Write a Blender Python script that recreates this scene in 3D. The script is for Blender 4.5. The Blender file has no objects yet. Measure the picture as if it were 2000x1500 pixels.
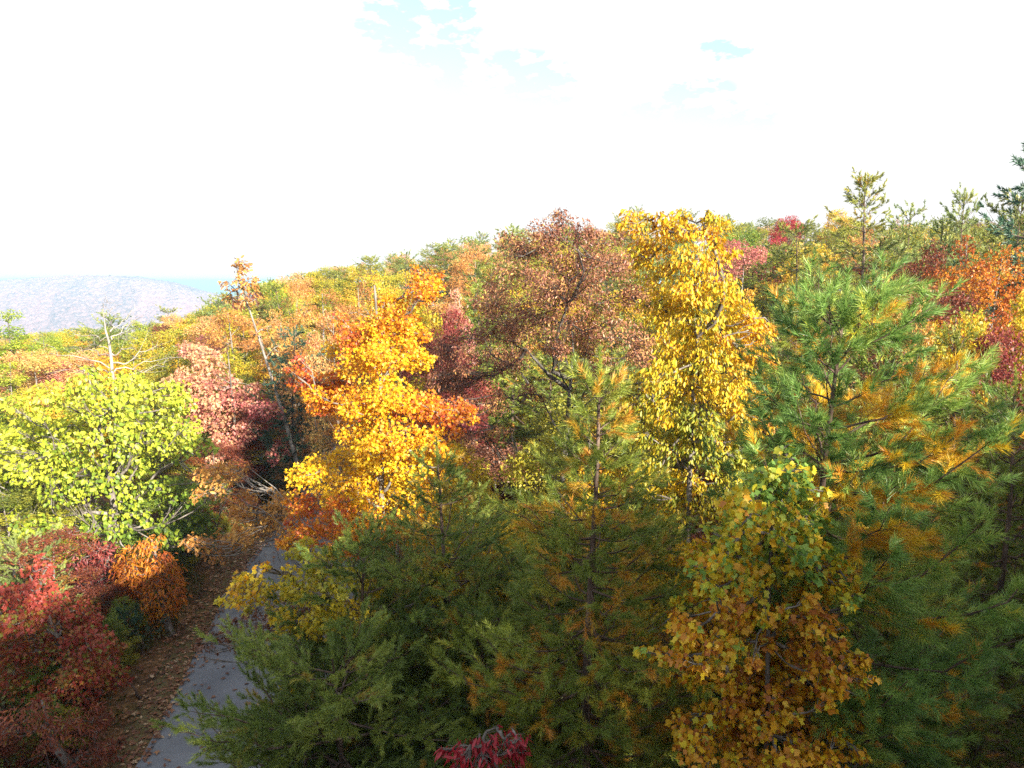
import bpy, math
import numpy as np

sc = bpy.context.scene
COL = sc.collection
R = math.radians
PI = math.pi

# ------------------------------------------------------------------ camera
CAM_H, FPX, PITCH = 8.5, 1450.0, R(7.93)
cam_d = bpy.data.cameras.new('camera')
cam = bpy.data.objects.new('camera', cam_d)
COL.objects.link(cam)
cam.location = (0, 0, CAM_H)
cam.rotation_euler = (PI / 2 - PITCH, 0, 0)
cam_d.sensor_width = 36.0
cam_d.lens = 36.0 * FPX / 2000.0
cam_d.clip_start = 0.1
cam_d.clip_end = 80000.0
sc.camera = cam

# ------------------------------------------------------------------ light
SUN_EL, SUN_AZ = R(20.0), R(38.0)              # azimuth: behind the camera, to its right
SX, SY = math.sin(SUN_AZ), -math.cos(SUN_AZ)   # horizontal direction towards the sun
sun_d = bpy.data.lights.new('sun', 'SUN')
sun_d.energy = 5.0
sun_d.angle = R(0.5)
sun_d.color = (1.0, 0.93, 0.80)
sun = bpy.data.objects.new('sun', sun_d)
COL.objects.link(sun)
sun.rotation_euler = (PI / 2 - SUN_EL, 0, math.atan2(SX, -SY))
sc.view_settings.view_transform = 'Standard'
sc.view_settings.look = 'None'
sc.view_settings.gamma = 1.0
sc.view_settings.exposure = 1.75
sc.cycles.max_bounces = 6
sc.cycles.diffuse_bounces = 3
sc.cycles.glossy_bounces = 2
sc.cycles.transmission_bounces = 3
sc.cycles.volume_bounces = 0
sc.cycles.transparent_max_bounces = 4
sc.cycles.sample_clamp_indirect = 4.0
sc.cycles.use_denoising = False


def W(px, py, d):
    """Point seen at photo pixel px, py at d metres in front of the camera."""
    a, b = (px - 1000.0) / FPX, -(py - 750.0) / FPX
    yc = math.cos(PITCH) + b * math.sin(PITCH)
    zc = -math.sin(PITCH) + b * math.cos(PITCH)
    t = d / yc
    return np.array((a * t, d, CAM_H + zc * t))


def view_dir(px, py):
    p = W(px, py, 1.0) - np.array((0, 0, CAM_H))
    return p / np.linalg.norm(p)


# world: sky texture under a bright, nearly closed sheet of cloud
wd = bpy.data.worlds.new('World')
sc.world = wd
wd.use_nodes = True
nt = wd.node_tree
nt.nodes.clear()
N = nt.nodes.new
L = nt.links.new
sky = N('ShaderNodeTexSky')
sky.sky_type = 'NISHITA'
sky.sun_disc = False
sky.sun_elevation = SUN_EL
sky.sun_rotation = math.atan2(SX, SY)
bg_sky = N('ShaderNodeBackground')
bg_sky.inputs['Strength'].default_value = 0.11
L(sky.outputs[0], bg_sky.inputs['Color'])
bg_cloud = N('ShaderNodeBackground')
bg_cloud.inputs['Color'].default_value = (1.0, 1.0, 0.99, 1)
bg_cloud.inputs['Strength'].default_value = 0.34
tc = N('ShaderNodeTexCoord')


def math_node(op, a, b=None, clamp=False):
    n = N('ShaderNodeMath')
    n.operation = op
    n.use_clamp = clamp
    for i, v in enumerate((a, b)):
        if v is None:
            continue
        if isinstance(v, (int, float)):
            n.inputs[i].default_value = v
        else:
            L(v, n.inputs[i])
    return n.outputs[0]


gaps = None
for px, py, rx, rz in [(800, 15, .040, .026), (765, 60, .034, .018), (860, 118, .036, .032), (905, 15, .022, .026), (1040, 172, .046, .018),
                       (1020, 130, .040, .014), (880, 170, .020, .022), (790, 72, .022, .012), (1350, 245, .075, .026), (1415, 95, .025, .010),
                       (1360, 180, .035, .012), (1420, 285, .06, .012), (1330, 302, .05, .010)]:
    v = view_dir(px, py)
    s = N('ShaderNodeVectorMath')
    s.operation = 'SUBTRACT'
    L(tc.outputs['Generated'], s.inputs[0])
    s.inputs[1].default_value = v
    m = N('ShaderNodeVectorMath')
    m.operation = 'MULTIPLY'
    L(s.outputs[0], m.inputs[0])
    m.inputs[1].default_value = (.62 / rx, .62 / rx, .62 / rz)
    ln = N('ShaderNodeVectorMath')
    ln.operation = 'LENGTH'
    L(m.outputs[0], ln.inputs[0])
    f = math_node('SUBTRACT', 1.0, ln.outputs['Value'], True)
    gaps = f if gaps is None else math_node('MAXIMUM', gaps, f)
nz = N('ShaderNodeTexNoise')
nz.inputs['Scale'].default_value = 34.0
nz.inputs['Detail'].default_value = 6.0
nz.inputs['Roughness'].default_value = 0.6
mp = N('ShaderNodeMapping')
mp.inputs['Scale'].default_value = (1, 1, 2.2)
L(tc.outputs['Generated'], mp.inputs[0])
L(mp.outputs[0], nz.inputs['Vector'])
ragged = math_node('MULTIPLY', math_node('SUBTRACT', nz.outputs['Fac'], 0.5), 6.5)
hole = math_node('MULTIPLY', math_node('SUBTRACT', math_node('ADD', math_node('MULTIPLY', gaps, 1.5), ragged), 0.30), 2.2, True)
hole = math_node('MULTIPLY', math_node('MULTIPLY', hole, math_node('MULTIPLY', gaps, 5.0, True)), 0.9)
sep = N('ShaderNodeSeparateXYZ')
L(tc.outputs['Generated'], sep.inputs[0])
n2 = N('ShaderNodeTexNoise')
n2.inputs['Scale'].default_value = 3.0
n2.inputs['Detail'].default_value = 5.0
L(mp.outputs[0], n2.inputs['Vector'])
ahead = math_node('ADD', sep.outputs['Y'], math_node('MULTIPLY', math_node('SUBTRACT', n2.outputs['Fac'], 0.5), 0.5))
clear = math_node('MULTIPLY', math_node('SUBTRACT', 0.42, ahead), 3.5, True)
hole = math_node('MAXIMUM', hole, math_node('MULTIPLY', clear, 0.50))
mx = N('ShaderNodeMixShader')
L(hole, mx.inputs[0])
L(bg_cloud.outputs[0], mx.inputs[1])
L(bg_sky.outputs[0], mx.inputs[2])
wo = N('ShaderNodeOutputWorld')
L(mx.outputs[0], wo.inputs['Surface'])


# ------------------------------------------------------------------ helpers
class Acc:
    """Collects vertices and faces, with one tint value per vertex, for ONE mesh."""

    def __init__(self):
        self.V, self.Lp, self.S, self.T, self.n = [], [], [], [], 0

    def add(self, V, faces, T=0.5):
        V = np.asarray(V, dtype=np.float32).reshape(-1, 3)
        self.V.append(V)
        self.T.append(np.broadcast_to(np.asarray(T, dtype=np.float32), (len(V),)).copy())
        for f in faces:
            f = np.asarray(f, dtype=np.int32)
            self.Lp.append((f + self.n).ravel())
            self.S.append(np.full(len(f), f.shape[1], dtype=np.int32))
        self.n += len(V)

    def mesh(self, name, mat, smooth=False):
        me = bpy.data.meshes.new(name)
        V, Lp, S = np.concatenate(self.V), np.concatenate(self.Lp), np.concatenate(self.S)
        me.vertices.add(len(V))
        me.vertices.foreach_set('co', V.ravel())
        me.loops.add(len(Lp))
        me.loops.foreach_set('vertex_index', Lp)
        me.polygons.add(len(S))
        me.polygons.foreach_set('loop_start', np.concatenate(([0], np.cumsum(S)[:-1])).astype(np.int32))
        a = me.attributes.new('tint', 'FLOAT', 'POINT')
        a.data.foreach_set('value', np.concatenate(self.T))
        me.update(calc_edges=True)
        if smooth:
            me.polygons.foreach_set('use_smooth', np.ones(len(S), dtype=bool))
        if mat is not None:
            me.materials.append(mat)
        return me


def link(name, data, parent=None):
    o = bpy.data.objects.new(name, data)
    COL.objects.link(o)
    if parent is not None:
        o.parent = parent
    return o


def tag(o, label=None, cat=None, group=None, kind=None):
    if label:
        o['label'] = label
    if cat:
        o['category'] = cat
    if group:
        o['group'] = group
    if kind:
        o['kind'] = kind
    return o


def thing(name, loc, label, cat, group=None):
    return_o = link(name, None)
    return_o.location = loc
    return tag(return_o, label, cat, group)


def unit(v):
    v = np.asarray(v, dtype=float)
    return v / np.maximum(np.linalg.norm(v, axis=-1, keepdims=True), 1e-9)


def tube(acc, P, rad, sides=6, tint=0.5):
    P = np.asarray(P, dtype=float)
    n = len(P)
    rad = np.broadcast_to(np.asarray(rad, dtype=float), (n,))
    T = unit(np.gradient(P, axis=0))
    ref = np.array((0.31, 0.95, 0.05)) if abs(T[0][2]) > 0.8 else np.array((0.05, 0.1, 1.0))
    B = unit(np.cross(T, ref))
    Nn = np.cross(B, T)
    a = np.linspace(0, 2 * PI, sides, endpoint=False)
    V = P[:, None] + rad[:, None, None] * (np.cos(a)[None, :, None] * B[:, None] + np.sin(a)[None, :, None] * Nn[:, None])
    i = np.arange(n - 1)[:, None] * sides
    j = np.arange(sides)[None]
    k = (j + 1) % sides
    f = np.stack([i + j, i + k, i + sides + k, i + sides + j], -1).reshape(-1, 4)
    acc.add(V.reshape(-1, 3), [f], tint)


def mirror(pts, fold=0.14):
    """Leaf outline from one half (stem first, tip last) as one n-gon folded at the midrib."""
    p = list(pts) + [(x, -y) for x, y in pts[-2:0:-1]]
    V = np.array([(x, y, fold * abs(y) - 0.10 * x * x) for x, y in p])
    h = len(pts)
    n = len(p)
    return V, [list(range(0, h)), [0] + list(range(h - 1, n))]


def spray(rng, k):
    """A twig end of k small pointed leaves, used on trees further off."""
    V, F = [], []
    for i in range(k):
        c = np.append(rng.uniform(-.45, .45, 2), rng.uniform(-.3, .3))
        a = unit(rng.normal(size=3) * (1, 1, .6))
        b = unit(np.cross(a, rng.normal(size=3)))
        s = rng.uniform(.34, .6)
        o = len(V)
        V += [c - a * s * .5, c + b * s * .3, c + a * s * .55, c - b * s * .3]
        F.append([o, o + 1, o + 2, o + 3])
    return np.array(V), F


tr = np.random.default_rng(5)
LEAF = {
    'maple': mirror([(0, 0), (-.04, .30), (.20, .24), (.42, .52), (.52, .17), (1, 0)], .2),
    'tulip': mirror([(0, 0), (.04, .34), (.36, .44), (.48, .27), (.92, .36), (.80, 0)], .16),
    'lobed': mirror([(0, 0), (.2, .07), (.24, .28), (.42, .09), (.52, .36), (.64, .09), (.84, .22), (1, 0)], .2),
    'ellipse': mirror([(0, 0), (.28, .17), (.62, .19), (1, 0)], .35),
    'narrow': mirror([(0, 0), (.3, .12), (.65, .13), (1, 0)], .35),
    'heart': mirror([(0, 0), (-.08, .2), (.12, .42), (.48, .36), (1, 0)], .22),
    'spray': spray(tr, 4),
}


def put_leaves(acc, kind, P, A, Nn, S, T):
    tv, tf = LEAF[kind]
    A = unit(A)
    Nn = unit(Nn - (Nn * A).sum(-1, keepdims=True) * A)
    B = np.cross(Nn, A)
    V = P[:, None] + S[:, None, None] * (tv[None, :, 0:1] * A[:, None] + tv[None, :, 1:2] * B[:, None] + tv[None, :, 2:3] * Nn[:, None])
    off = (np.arange(len(P)) * len(tv))[:, None]
    acc.add(V.reshape(-1, 3), [off + np.array(f)[None] for f in tf], np.repeat(T, len(tv)))


# ------------------------------------------------------------------ materials
def new_mat(name):
    m = bpy.data.materials.new(name)
    m.use_nodes = True
    n = m.node_tree
    n.nodes.clear()
    return m, n, n.nodes.new, n.links.new


def leaf_mat(name, stops, trans=0.35, rough=0.45, spec=0.4):
    m, n, N, L = new_mat(name)
    at = N('ShaderNodeAttribute')
    at.attribute_name = 'tint'
    cr = N('ShaderNodeValToRGB')
    el = cr.color_ramp.elements
    while len(el) < len(stops):
        el.new(0.5)
    for e, (p, c) in zip(el, stops):
        e.position = p
        e.color = (*c, 1)
    L(at.outputs['Fac'], cr.inputs[0])
    pb = N('ShaderNodeBsdfPrincipled')
    pb.inputs['Roughness'].default_value = rough
    pb.inputs['Specular IOR Level'].default_value = spec
    L(cr.outputs[0], pb.inputs['Base Color'])
    tb = N('ShaderNodeBsdfTranslucent')
    L(cr.outputs[0], tb.inputs['Color'])
    mx = N('ShaderNodeMixShader')
    mx.inputs[0].default_value = trans
    L(pb.outputs[0], mx.inputs[1])
    L(tb.outputs[0], mx.inputs[2])
    out = N('ShaderNodeOutputMaterial')
    L(mx.outputs[0], out.inputs[0])
    return m


def noise_mat(name, cols, scale=6.0, stretch=(1, 1, 1), rough=0.9, bump=0.4, detail=6.0, fine=None, spec=0.2):
    """Two-scale noise over a colour ramp; fine = (scale, dark, light) adds speckle."""
    m, n, N, L = new_mat(name)
    tc = N('ShaderNodeTexCoord')
    mp = N('ShaderNodeMapping')
    mp.inputs['Scale'].default_value = stretch
    L(tc.outputs['Object'], mp.inputs[0])
    nz = N('ShaderNodeTexNoise')
    nz.inputs['Scale'].default_value = scale
    nz.inputs['Detail'].default_value = detail
    nz.inputs['Roughness'].default_value = 0.65
    L(mp.outputs[0], nz.inputs['Vector'])
    cr = N('ShaderNodeValToRGB')
    el = cr.color_ramp.elements
    while len(el) < len(cols):
        el.new(0.5)
    for i, (e, c) in enumerate(zip(el, cols)):
        e.position = 0.32 + 0.36 * i / max(1, len(cols) - 1)
        e.color = (*c, 1)
    L(nz.outputs['Fac'], cr.inputs[0])
    pb = N('ShaderNodeBsdfPrincipled')
    pb.inputs['Roughness'].default_value = rough
    pb.inputs['Specular IOR Level'].default_value = spec
    col = cr.outputs[0]
    if fine:
        n2 = N('ShaderNodeTexNoise')
        n2.inputs['Scale'].default_value = fine[0]
        n2.inputs['Detail'].default_value = 3.0
        L(tc.outputs['Object'], n2.inputs['Vector'])
        c2 = N('ShaderNodeValToRGB')
        c2.color_ramp.elements[0].position, c2.color_ramp.elements[1].position = 0.35, 0.65
        c2.color_ramp.elements[0].color = (*(fine[1],) * 3, 1)
        c2.color_ramp.elements[1].color = (*(fine[2],) * 3, 1)
        L(n2.outputs['Fac'], c2.inputs[0])
        mm = N('ShaderNodeMix')
        mm.data_type = 'RGBA'
        mm.blend_type = 'MULTIPLY'
        mm.inputs[0].default_value = 1.0
        L(col, mm.inputs[6])
        L(c2.outputs[0], mm.inputs[7])
        col = mm.outputs[2]
    L(col, pb.inputs['Base Color'])
    if bump:
        bp = N('ShaderNodeBump')
        bp.inputs['Strength'].default_value = bump
        bp.inputs['Distance'].default_value = 0.03
        L(nz.outputs['Fac'], bp.inputs['Height'])
        L(bp.outputs[0], pb.inputs['Normal'])
    out = N('ShaderNodeOutputMaterial')
    L(pb.outputs[0], out.inputs[0])
    return m


YEL, GOLD, ORA = (.74, .50, .02), (.70, .36, .02), (.60, .20, .02)
RORA, RED, CRIM = (.48, .095, .03), (.40, .045, .03), (.32, .015, .03)
M = {
    'maple': leaf_mat('maple_leaf', [(0, (.50, .08, .05)), (.25, (.62, .17, .02)), (.5, (.70, .30, .015)), (.75, (.78, .48, .015)), (1, (.80, .58, .03))]),
    'yellow_maple': leaf_mat('yellow_maple_leaf', [(0, (.22, .26, .03)), (.4, (.50, .42, .03)), (.75, (.68, .48, .02)), (1, (.68, .32, .02))]),
    'oak': leaf_mat('red_brown_oak_leaf', [(0, (.16, .05, .035)), (.4, (.27, .11, .06)), (.7, (.39, .19, .09)), (.9, (.55, .28, .09)), (1, (.60, .38, .09))], .25, .38),
    'hickory': leaf_mat('golden_leaf', [(0, (.14, .20, .03)), (.3, (.38, .36, .03)), (.55, (.68, .46, .02)), (.8, (.70, .38, .015)), (1, (.55, .22, .03))]),
    'tulip': leaf_mat('tulip_tree_leaf', [(0, (.40, .13, .03)), (.25, (.62, .26, .02)), (.5, (.74, .44, .02)), (.7, (.66, .54, .03)), (.85, (.36, .44, .05)), (1, (.18, .32, .06))]),
    'lime': leaf_mat('yellow_green_leaf', [(0, (.13, .21, .025)), (.5, (.31, .38, .03)), (1, (.54, .54, .05))]),
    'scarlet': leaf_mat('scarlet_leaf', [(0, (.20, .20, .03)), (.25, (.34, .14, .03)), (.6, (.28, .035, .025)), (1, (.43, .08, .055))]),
    'russet': leaf_mat('russet_leaf', [(0, (.14, .04, .025)), (.5, (.26, .065, .035)), (.8, (.34, .12, .03)), (1, (.28, .24, .04))]),
    'amber': leaf_mat('amber_leaf', [(0, (.34, .07, .02)), (.4, (.56, .17, .02)), (.8, (.66, .30, .02)), (1, (.70, .42, .03))]),
    'maroon': leaf_mat('maroon_leaf', [(0, (.15, .03, .03)), (.6, (.27, .05, .045)), (1, (.38, .13, .06))]),
    'crimson': leaf_mat('crimson_leaf', [(0, (.28, .02, .03)), (.5, (.44, .025, .04)), (1, (.54, .09, .10))]),
    'pink': leaf_mat('pink_red_leaf', [(0, (.36, .07, .08)), (.5, (.56, .19, .17)), (1, (.66, .40, .20))]),
    'peach': leaf_mat('peach_leaf', [(0, (.50, .20, .09)), (.5, (.64, .37, .14)), (1, (.68, .50, .12))]),
    'bronze': leaf_mat('bronze_leaf', [(0, (.30, .12, .04)), (.5, (.55, .25, .06)), (1, (.70, .42, .10))]),
    'brown': leaf_mat('brown_leaf', [(0, (.12, .05, .03)), (1, (.30, .12, .06))], .2),
    'gold_mix': leaf_mat('gold_mixed_leaf', [(0, (.28, .30, .03)), (.4, (.52, .42, .03)), (.8, (.66, .40, .03)), (1, (.60, .25, .04))]),
    'olive': leaf_mat('olive_leaf', [(0, (.12, .15, .03)), (.5, (.28, .28, .03)), (1, (.50, .42, .04))]),
    'green': leaf_mat('green_leaf', [(0, (.06, .12, .02)), (.5, (.14, .22, .03)), (1, (.30, .34, .04))]),
    'needle': leaf_mat('pine_needle', [(0, (.085, .125, .025)), (.35, (.19, .25, .04)), (.6, (.33, .37, .055)), (.72, (.55, .38, .04)), (1, (.56, .24, .035))], .25, .4),
    'needle_yellow': leaf_mat('bright_pine_needle', [(0, (.085, .165, .04)), (.35, (.20, .34, .075)), (.6, (.38, .49, .10)), (.72, (.80, .58, .03)), (1, (.66, .32, .04))], .3, .4),
    'needle_dark': leaf_mat('dark_pine_needle', [(0, (.085, .14, .03)), (.4, (.20, .265, .05)), (.65, (.33, .37, .065)), (1, (.42, .22, .04))], .25, .42),
    'needle_olive': leaf_mat('olive_pine_needle', [(0, (.11, .14, .025)), (.4, (.24, .26, .04)), (.7, (.38, .36, .05)), (1, (.48, .30, .06))], .25, .45),
    'needle_pale': leaf_mat('pale_pine_needle', [(0, (.14, .20, .06)), (.5, (.28, .33, .09)), (1, (.46, .42, .10))], .25, .45),
    'needle_blue': leaf_mat('blue_green_needle', [(0, (.03, .075, .05)), (.5, (.07, .15, .09)), (1, (.14, .22, .11))], .25, .45),
    'bark': noise_mat('grey_bark', [(.055, .045, .038), (.16, .135, .115), (.30, .27, .24)], 9, (1, 1, .25)),
    'bark_dark': noise_mat('dark_oak_bark', [(.03, .026, .022), (.08, .07, .06), (.20, .18, .16)], 9, (1, 1, .25)),
    'bark_pine': noise_mat('pine_bark', [(.04, .028, .022), (.11, .072, .055), (.20, .14, .11)], 10, (1, 1, .3)),
    'bark_pale': noise_mat('pale_bark', [(.11, .095, .08), (.22, .195, .17), (.34, .31, .27)], 8, (1, 1, .3)),
    'dead_wood': noise_mat('bleached_dead_wood', [(.14, .12, .10), (.28, .25, .22), (.44, .40, .36)], 7, (1, 1, .2)),
}


def gray(m):
    return M[m]


# ------------------------------------------------------------------ terrain
def sstep(t):
    t = np.clip(t, 0, 1)
    return t * t * (3 - 2 * t)


PU = [-.95, -.69, -.39, -.2, 0.0, .17, .35, .75]
PZ = [-7.5, -5.5, -1.4, 3.4, 6.2, 7.0, 7.0, 7.4]


def zt(x, y):
    x, y = np.asarray(x, float), np.asarray(y, float)
    u = x / np.maximum(y, 25.0)
    z = np.interp(u, PU, PZ) * sstep((y - 18.0) / 67.0)
    z = z - 122.0 * sstep((y - 105.0) / 480.0)
    q = x * SX + y * SY                        # distance towards the sun: an added bank behind the camera blocks low light
    z = z + 4.5 * sstep((q - 5.0) / 9.0) * (np.abs(y) < 200)
    return z


def grid_sheet(acc, X, Y, Z, tint=0.5):
    ny, nx = X.shape
    V = np.stack([X, Y, Z], -1).reshape(-1, 3)
    i = np.arange(ny - 1)[:, None] * nx
    j = np.arange(nx - 1)[None]
    f = np.stack([i + j, i + j + 1, i + nx + j + 1, i + nx + j], -1).reshape(-1, 4)
    acc.add(V, [f], tint)


def vnoise(x, y, seed=0):
    """cheap smooth noise from sines"""
    r = np.random.default_rng(seed)
    z = 0
    for k in range(6):
        a, w, p = r.uniform(0, 2 * PI), 0.6 * 1.7 ** k, r.uniform(0, 6.28)
        z = z + np.sin((np.cos(a) * x + np.sin(a) * y) * w + p) / 1.5 ** k
    return z / 2.4


ROAD = [(-6.0, 4.0), (-6.25, 8.0), (-6.7, 12.5), (-7.35, 16.5), (-7.96, 20.4), (-8.35, 28.5), (-8.9, 38), (-10.5, 50), (-13, 64)]
RW = 3.6


def road_left(y):
    return np.interp(y, [p[1] for p in ROAD], [p[0] for p in ROAD])


core = np.arange(-32, 32.01, .8)
far = 32 * (30000 / 32.0) ** (np.arange(1, 36) / 35.0)
xs = np.concatenate([-far[::-1], core, far])
ys = np.concatenate([-far[:18][::-1] , np.arange(-32, 48.1, .8), 48 * (30000 / 48.0) ** (np.arange(1, 46) / 45.0)])
X, Y = np.meshgrid(xs, ys)
rl = road_left(Y)
away = np.clip(np.maximum(rl - X, X - rl - RW) / 2.5 - .3, 0, 1) * (np.abs(X) < 60) * (Y < 110)
Z = zt(X, Y) + away * (.14 * vnoise(X, Y, 1) + .06)
a = Acc()
grid_sheet(a, X, Y, Z)
M['ground'] = noise_mat('leaf_litter_ground', [(.05, .032, .02), (.12, .07, .035), (.22, .12, .05), (.11, .10, .04)], .9, rough=.95, bump=.8, detail=9,
                        fine=(14, .45, 1.25))
ground = link('ground', a.mesh('ground', M['ground'], True))
tag(ground, kind='structure')

# road
yy = np.concatenate([np.arange(-14, 40, .7), np.arange(40, 66, 2)])
uu = np.linspace(0, 1, 9)
Y, U = np.meshgrid(yy, uu, indexing='ij')
edge = .05 * vnoise(Y * 1.3, Y * .4, 3)
X = road_left(Y) + U * RW + edge * (np.abs(U - .5) * 2) ** 8
Z = zt(X, Y) + .035 + .03 * (1 - (2 * U - 1) ** 2)
a = Acc()
grid_sheet(a, X, Y, Z)
M['asphalt'] = noise_mat('old_asphalt', [(.135, .145, .165), (.165, .175, .195), (.20, .21, .23)], 1.2, rough=.85, bump=.15, detail=8, fine=(90, .72, 1.25))
road = link('road', a.mesh('road', M['asphalt'], True))
tag(road, kind='structure')
# verge strip of trodden grass and litter
a = Acc()
U2 = np.linspace(0, 1, 7)
Y, U = np.meshgrid(yy, U2, indexing='ij')
X = road_left(Y) + .12 - U * (.85 + .3 * vnoise(Y, Y * .3, 8))
Z = zt(X, Y) + .02 + .05 * np.sin(U * PI) + .03 * vnoise(X * 3, Y * 3, 4) * np.sin(U * PI) - .03 * U
grid_sheet(a, X, Y, Z)
M['verge'] = noise_mat('verge_grass_and_litter', [(.07, .042, .025), (.14, .08, .04), (.11, .10, .04), (.18, .105, .055)], 3.5, rough=.95, bump=.8, detail=9, fine=(30, .5, 1.3))
verge = link('road_verge', a.mesh('verge', M['verge'], True))
tag(verge, kind='structure')


# ------------------------------------------------------------------ trees
def hardwood(rng, clumps, H, leaf, size, dens=16.0, spread=.12, droop=.5, trunk_r=.09, wander=.12, twigs=5, top=None, flat=.75, limb=.011, jit=.12, sides=7, tf=.97):
    """clumps: rows x, y, z, r, tint relative to the base. Returns (trunk Acc, crown Acc)."""
    C = np.asarray(clumps, float)
    wood, lv = Acc(), Acc()
    tx, ty = (C[:, 0].mean(), C[:, 1].mean()) if top is None else top
    s = np.linspace(0, 1, 12)
    ph = rng.uniform(0, 6.28, 2)
    tp = np.stack([tx * s ** 1.3 + wander * np.sin(s * 5 + ph[0]) * s, ty * s ** 1.3 + wander * np.sin(s * 4 + ph[1]) * s, s * H * tf], -1)
    tube(wood, tp, np.concatenate([[trunk_r * 1.35], trunk_r * (1 - .9 * s[1:]) + .006]), sides + 2)

    def trunk_at(z):
        return np.array([np.interp(z, tp[:, 2], tp[:, k]) for k in range(3)])

    n = len(C)
    ax = np.array([trunk_at(z) for z in C[:, 2]])
    hd = np.linalg.norm(C[:, :2] - ax[:, :2], axis=1)
    order = np.argsort(hd)
    par = -np.ones(n, int)
    att = np.zeros((n, 3))
    for oi, i in enumerate(order):
        za = np.clip(C[i, 2] - .75 * hd[i] - .15, .12 * H, (tf - .04) * H)
        att[i] = trunk_at(za)
        best = np.linalg.norm(C[i, :3] - att[i]) * 1.0
        for j in order[:oi]:
            dj = np.linalg.norm(C[i, :3] - C[j, :3])
            if dj + .35 * hd[j] < best and hd[j] < hd[i] * .85 and C[j, 2] < C[i, 2] + .3:
                best, par[i] = dj + .35 * hd[j], j
    cnt = np.ones(n)
    for i in order[::-1]:
        if par[i] >= 0:
            cnt[par[i]] += cnt[i]
    for i in range(n):
        c, r, tb = C[i, :3], C[i, 3], C[i, 4]
        st = C[par[i], :3] if par[i] >= 0 else att[i]
        v = c - st
        ln = np.linalg.norm(v)
        s = np.linspace(0, 1, 6)[:, None]
        bend = rng.normal(size=3) * .10 * ln + np.array((0, 0, -.10 * ln))
        P = st + v * s + bend * np.sin(s * PI) + rng.normal(size=(6, 3)) * .02 * ln * np.sin(s * PI)
        r0 = min(limb * math.sqrt(cnt[i] + .6), trunk_r * .6)
        tube(wood, P, np.linspace(r0, max(.35 * r0, .005), 6), max(4, sides - 2))
        for k in range(twigs):
            e = c + unit(rng.normal(size=3)) * r * rng.uniform(.6, 1.05) * np.array((1, 1, flat))
            b = P[rng.integers(2, 6)]
            m = (b + e) / 2 + rng.normal(size=3) * .12 * r
            tube(wood, [b, m, e], [limb * .55, limb * .4, limb * .2], 3)
        nl = int(dens * (r / size) ** 2 * rng.uniform(.8, 1.2)) + 3
        D = unit(rng.normal(size=(nl, 3)))
        rad = rng.uniform(0, 1, nl) ** .42
        P = c + D * (rad * r)[:, None] * np.array((1, 1, flat))
        out = P - ax[i]
        A = unit(out) * .5 + rng.normal(size=(nl, 3)) * .6 + np.array((0, 0, -droop))
        Nn = np.array((0, 0, .55)) + unit(out) * .5 + rng.normal(size=(nl, 3)) * .7
        S = size * rng.uniform(.6, 1.15, nl)
        T = np.clip(tb + rng.normal(0, spread, nl) + rng.normal(0, jit * .5), 0, 1)
        put_leaves(lv, leaf, P, A, Nn, S, T)
    return wood, lv


def needles(acc, rng, P, D, Ls, T, n, nl, w, lo=30, hi=62):
    """n needles round every shoot P + D * Ls."""
    m = len(P)
    u = rng.uniform(0, 1, (m, n))
    u = 1 - (1 - u) * rng.uniform(.7, 1, (m, n))
    ref = np.where(np.abs(D[:, 2:3]) > .9, np.array([[1., 0, 0]]), np.array([[0, 0, 1.]]))
    B = unit(np.cross(D, ref))
    C = np.cross(B, D)
    a = rng.uniform(0, 2 * PI, (m, n))[..., None]
    rd = np.cos(a) * B[:, None] + np.sin(a) * C[:, None]
    ph = np.radians(rng.uniform(lo, hi, (m, n)) * (1.12 - .62 * u))[..., None]
    nd = D[:, None] * np.cos(ph) + rd * np.sin(ph)
    b = P[:, None] + D[:, None] * (Ls[:, None] * u)[..., None]
    ll = (nl * rng.uniform(.65, 1.1, (m, n)))[..., None]
    side = unit(np.cross(nd, rng.normal(size=(m, n, 3)))) * w * .5
    tip = b + nd * ll + np.array((0, 0, -.10)) * ll * ll / nl
    V = np.stack([b - side, b + side, tip], 2).reshape(-1, 3)
    f = np.arange(m * n * 3).reshape(-1, 3)
    Tn = np.clip(T[:, None] + rng.normal(0, .05, (m, n)), 0, 1)
    acc.add(V, [f], np.repeat(Tn.ravel(), 3))


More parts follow.
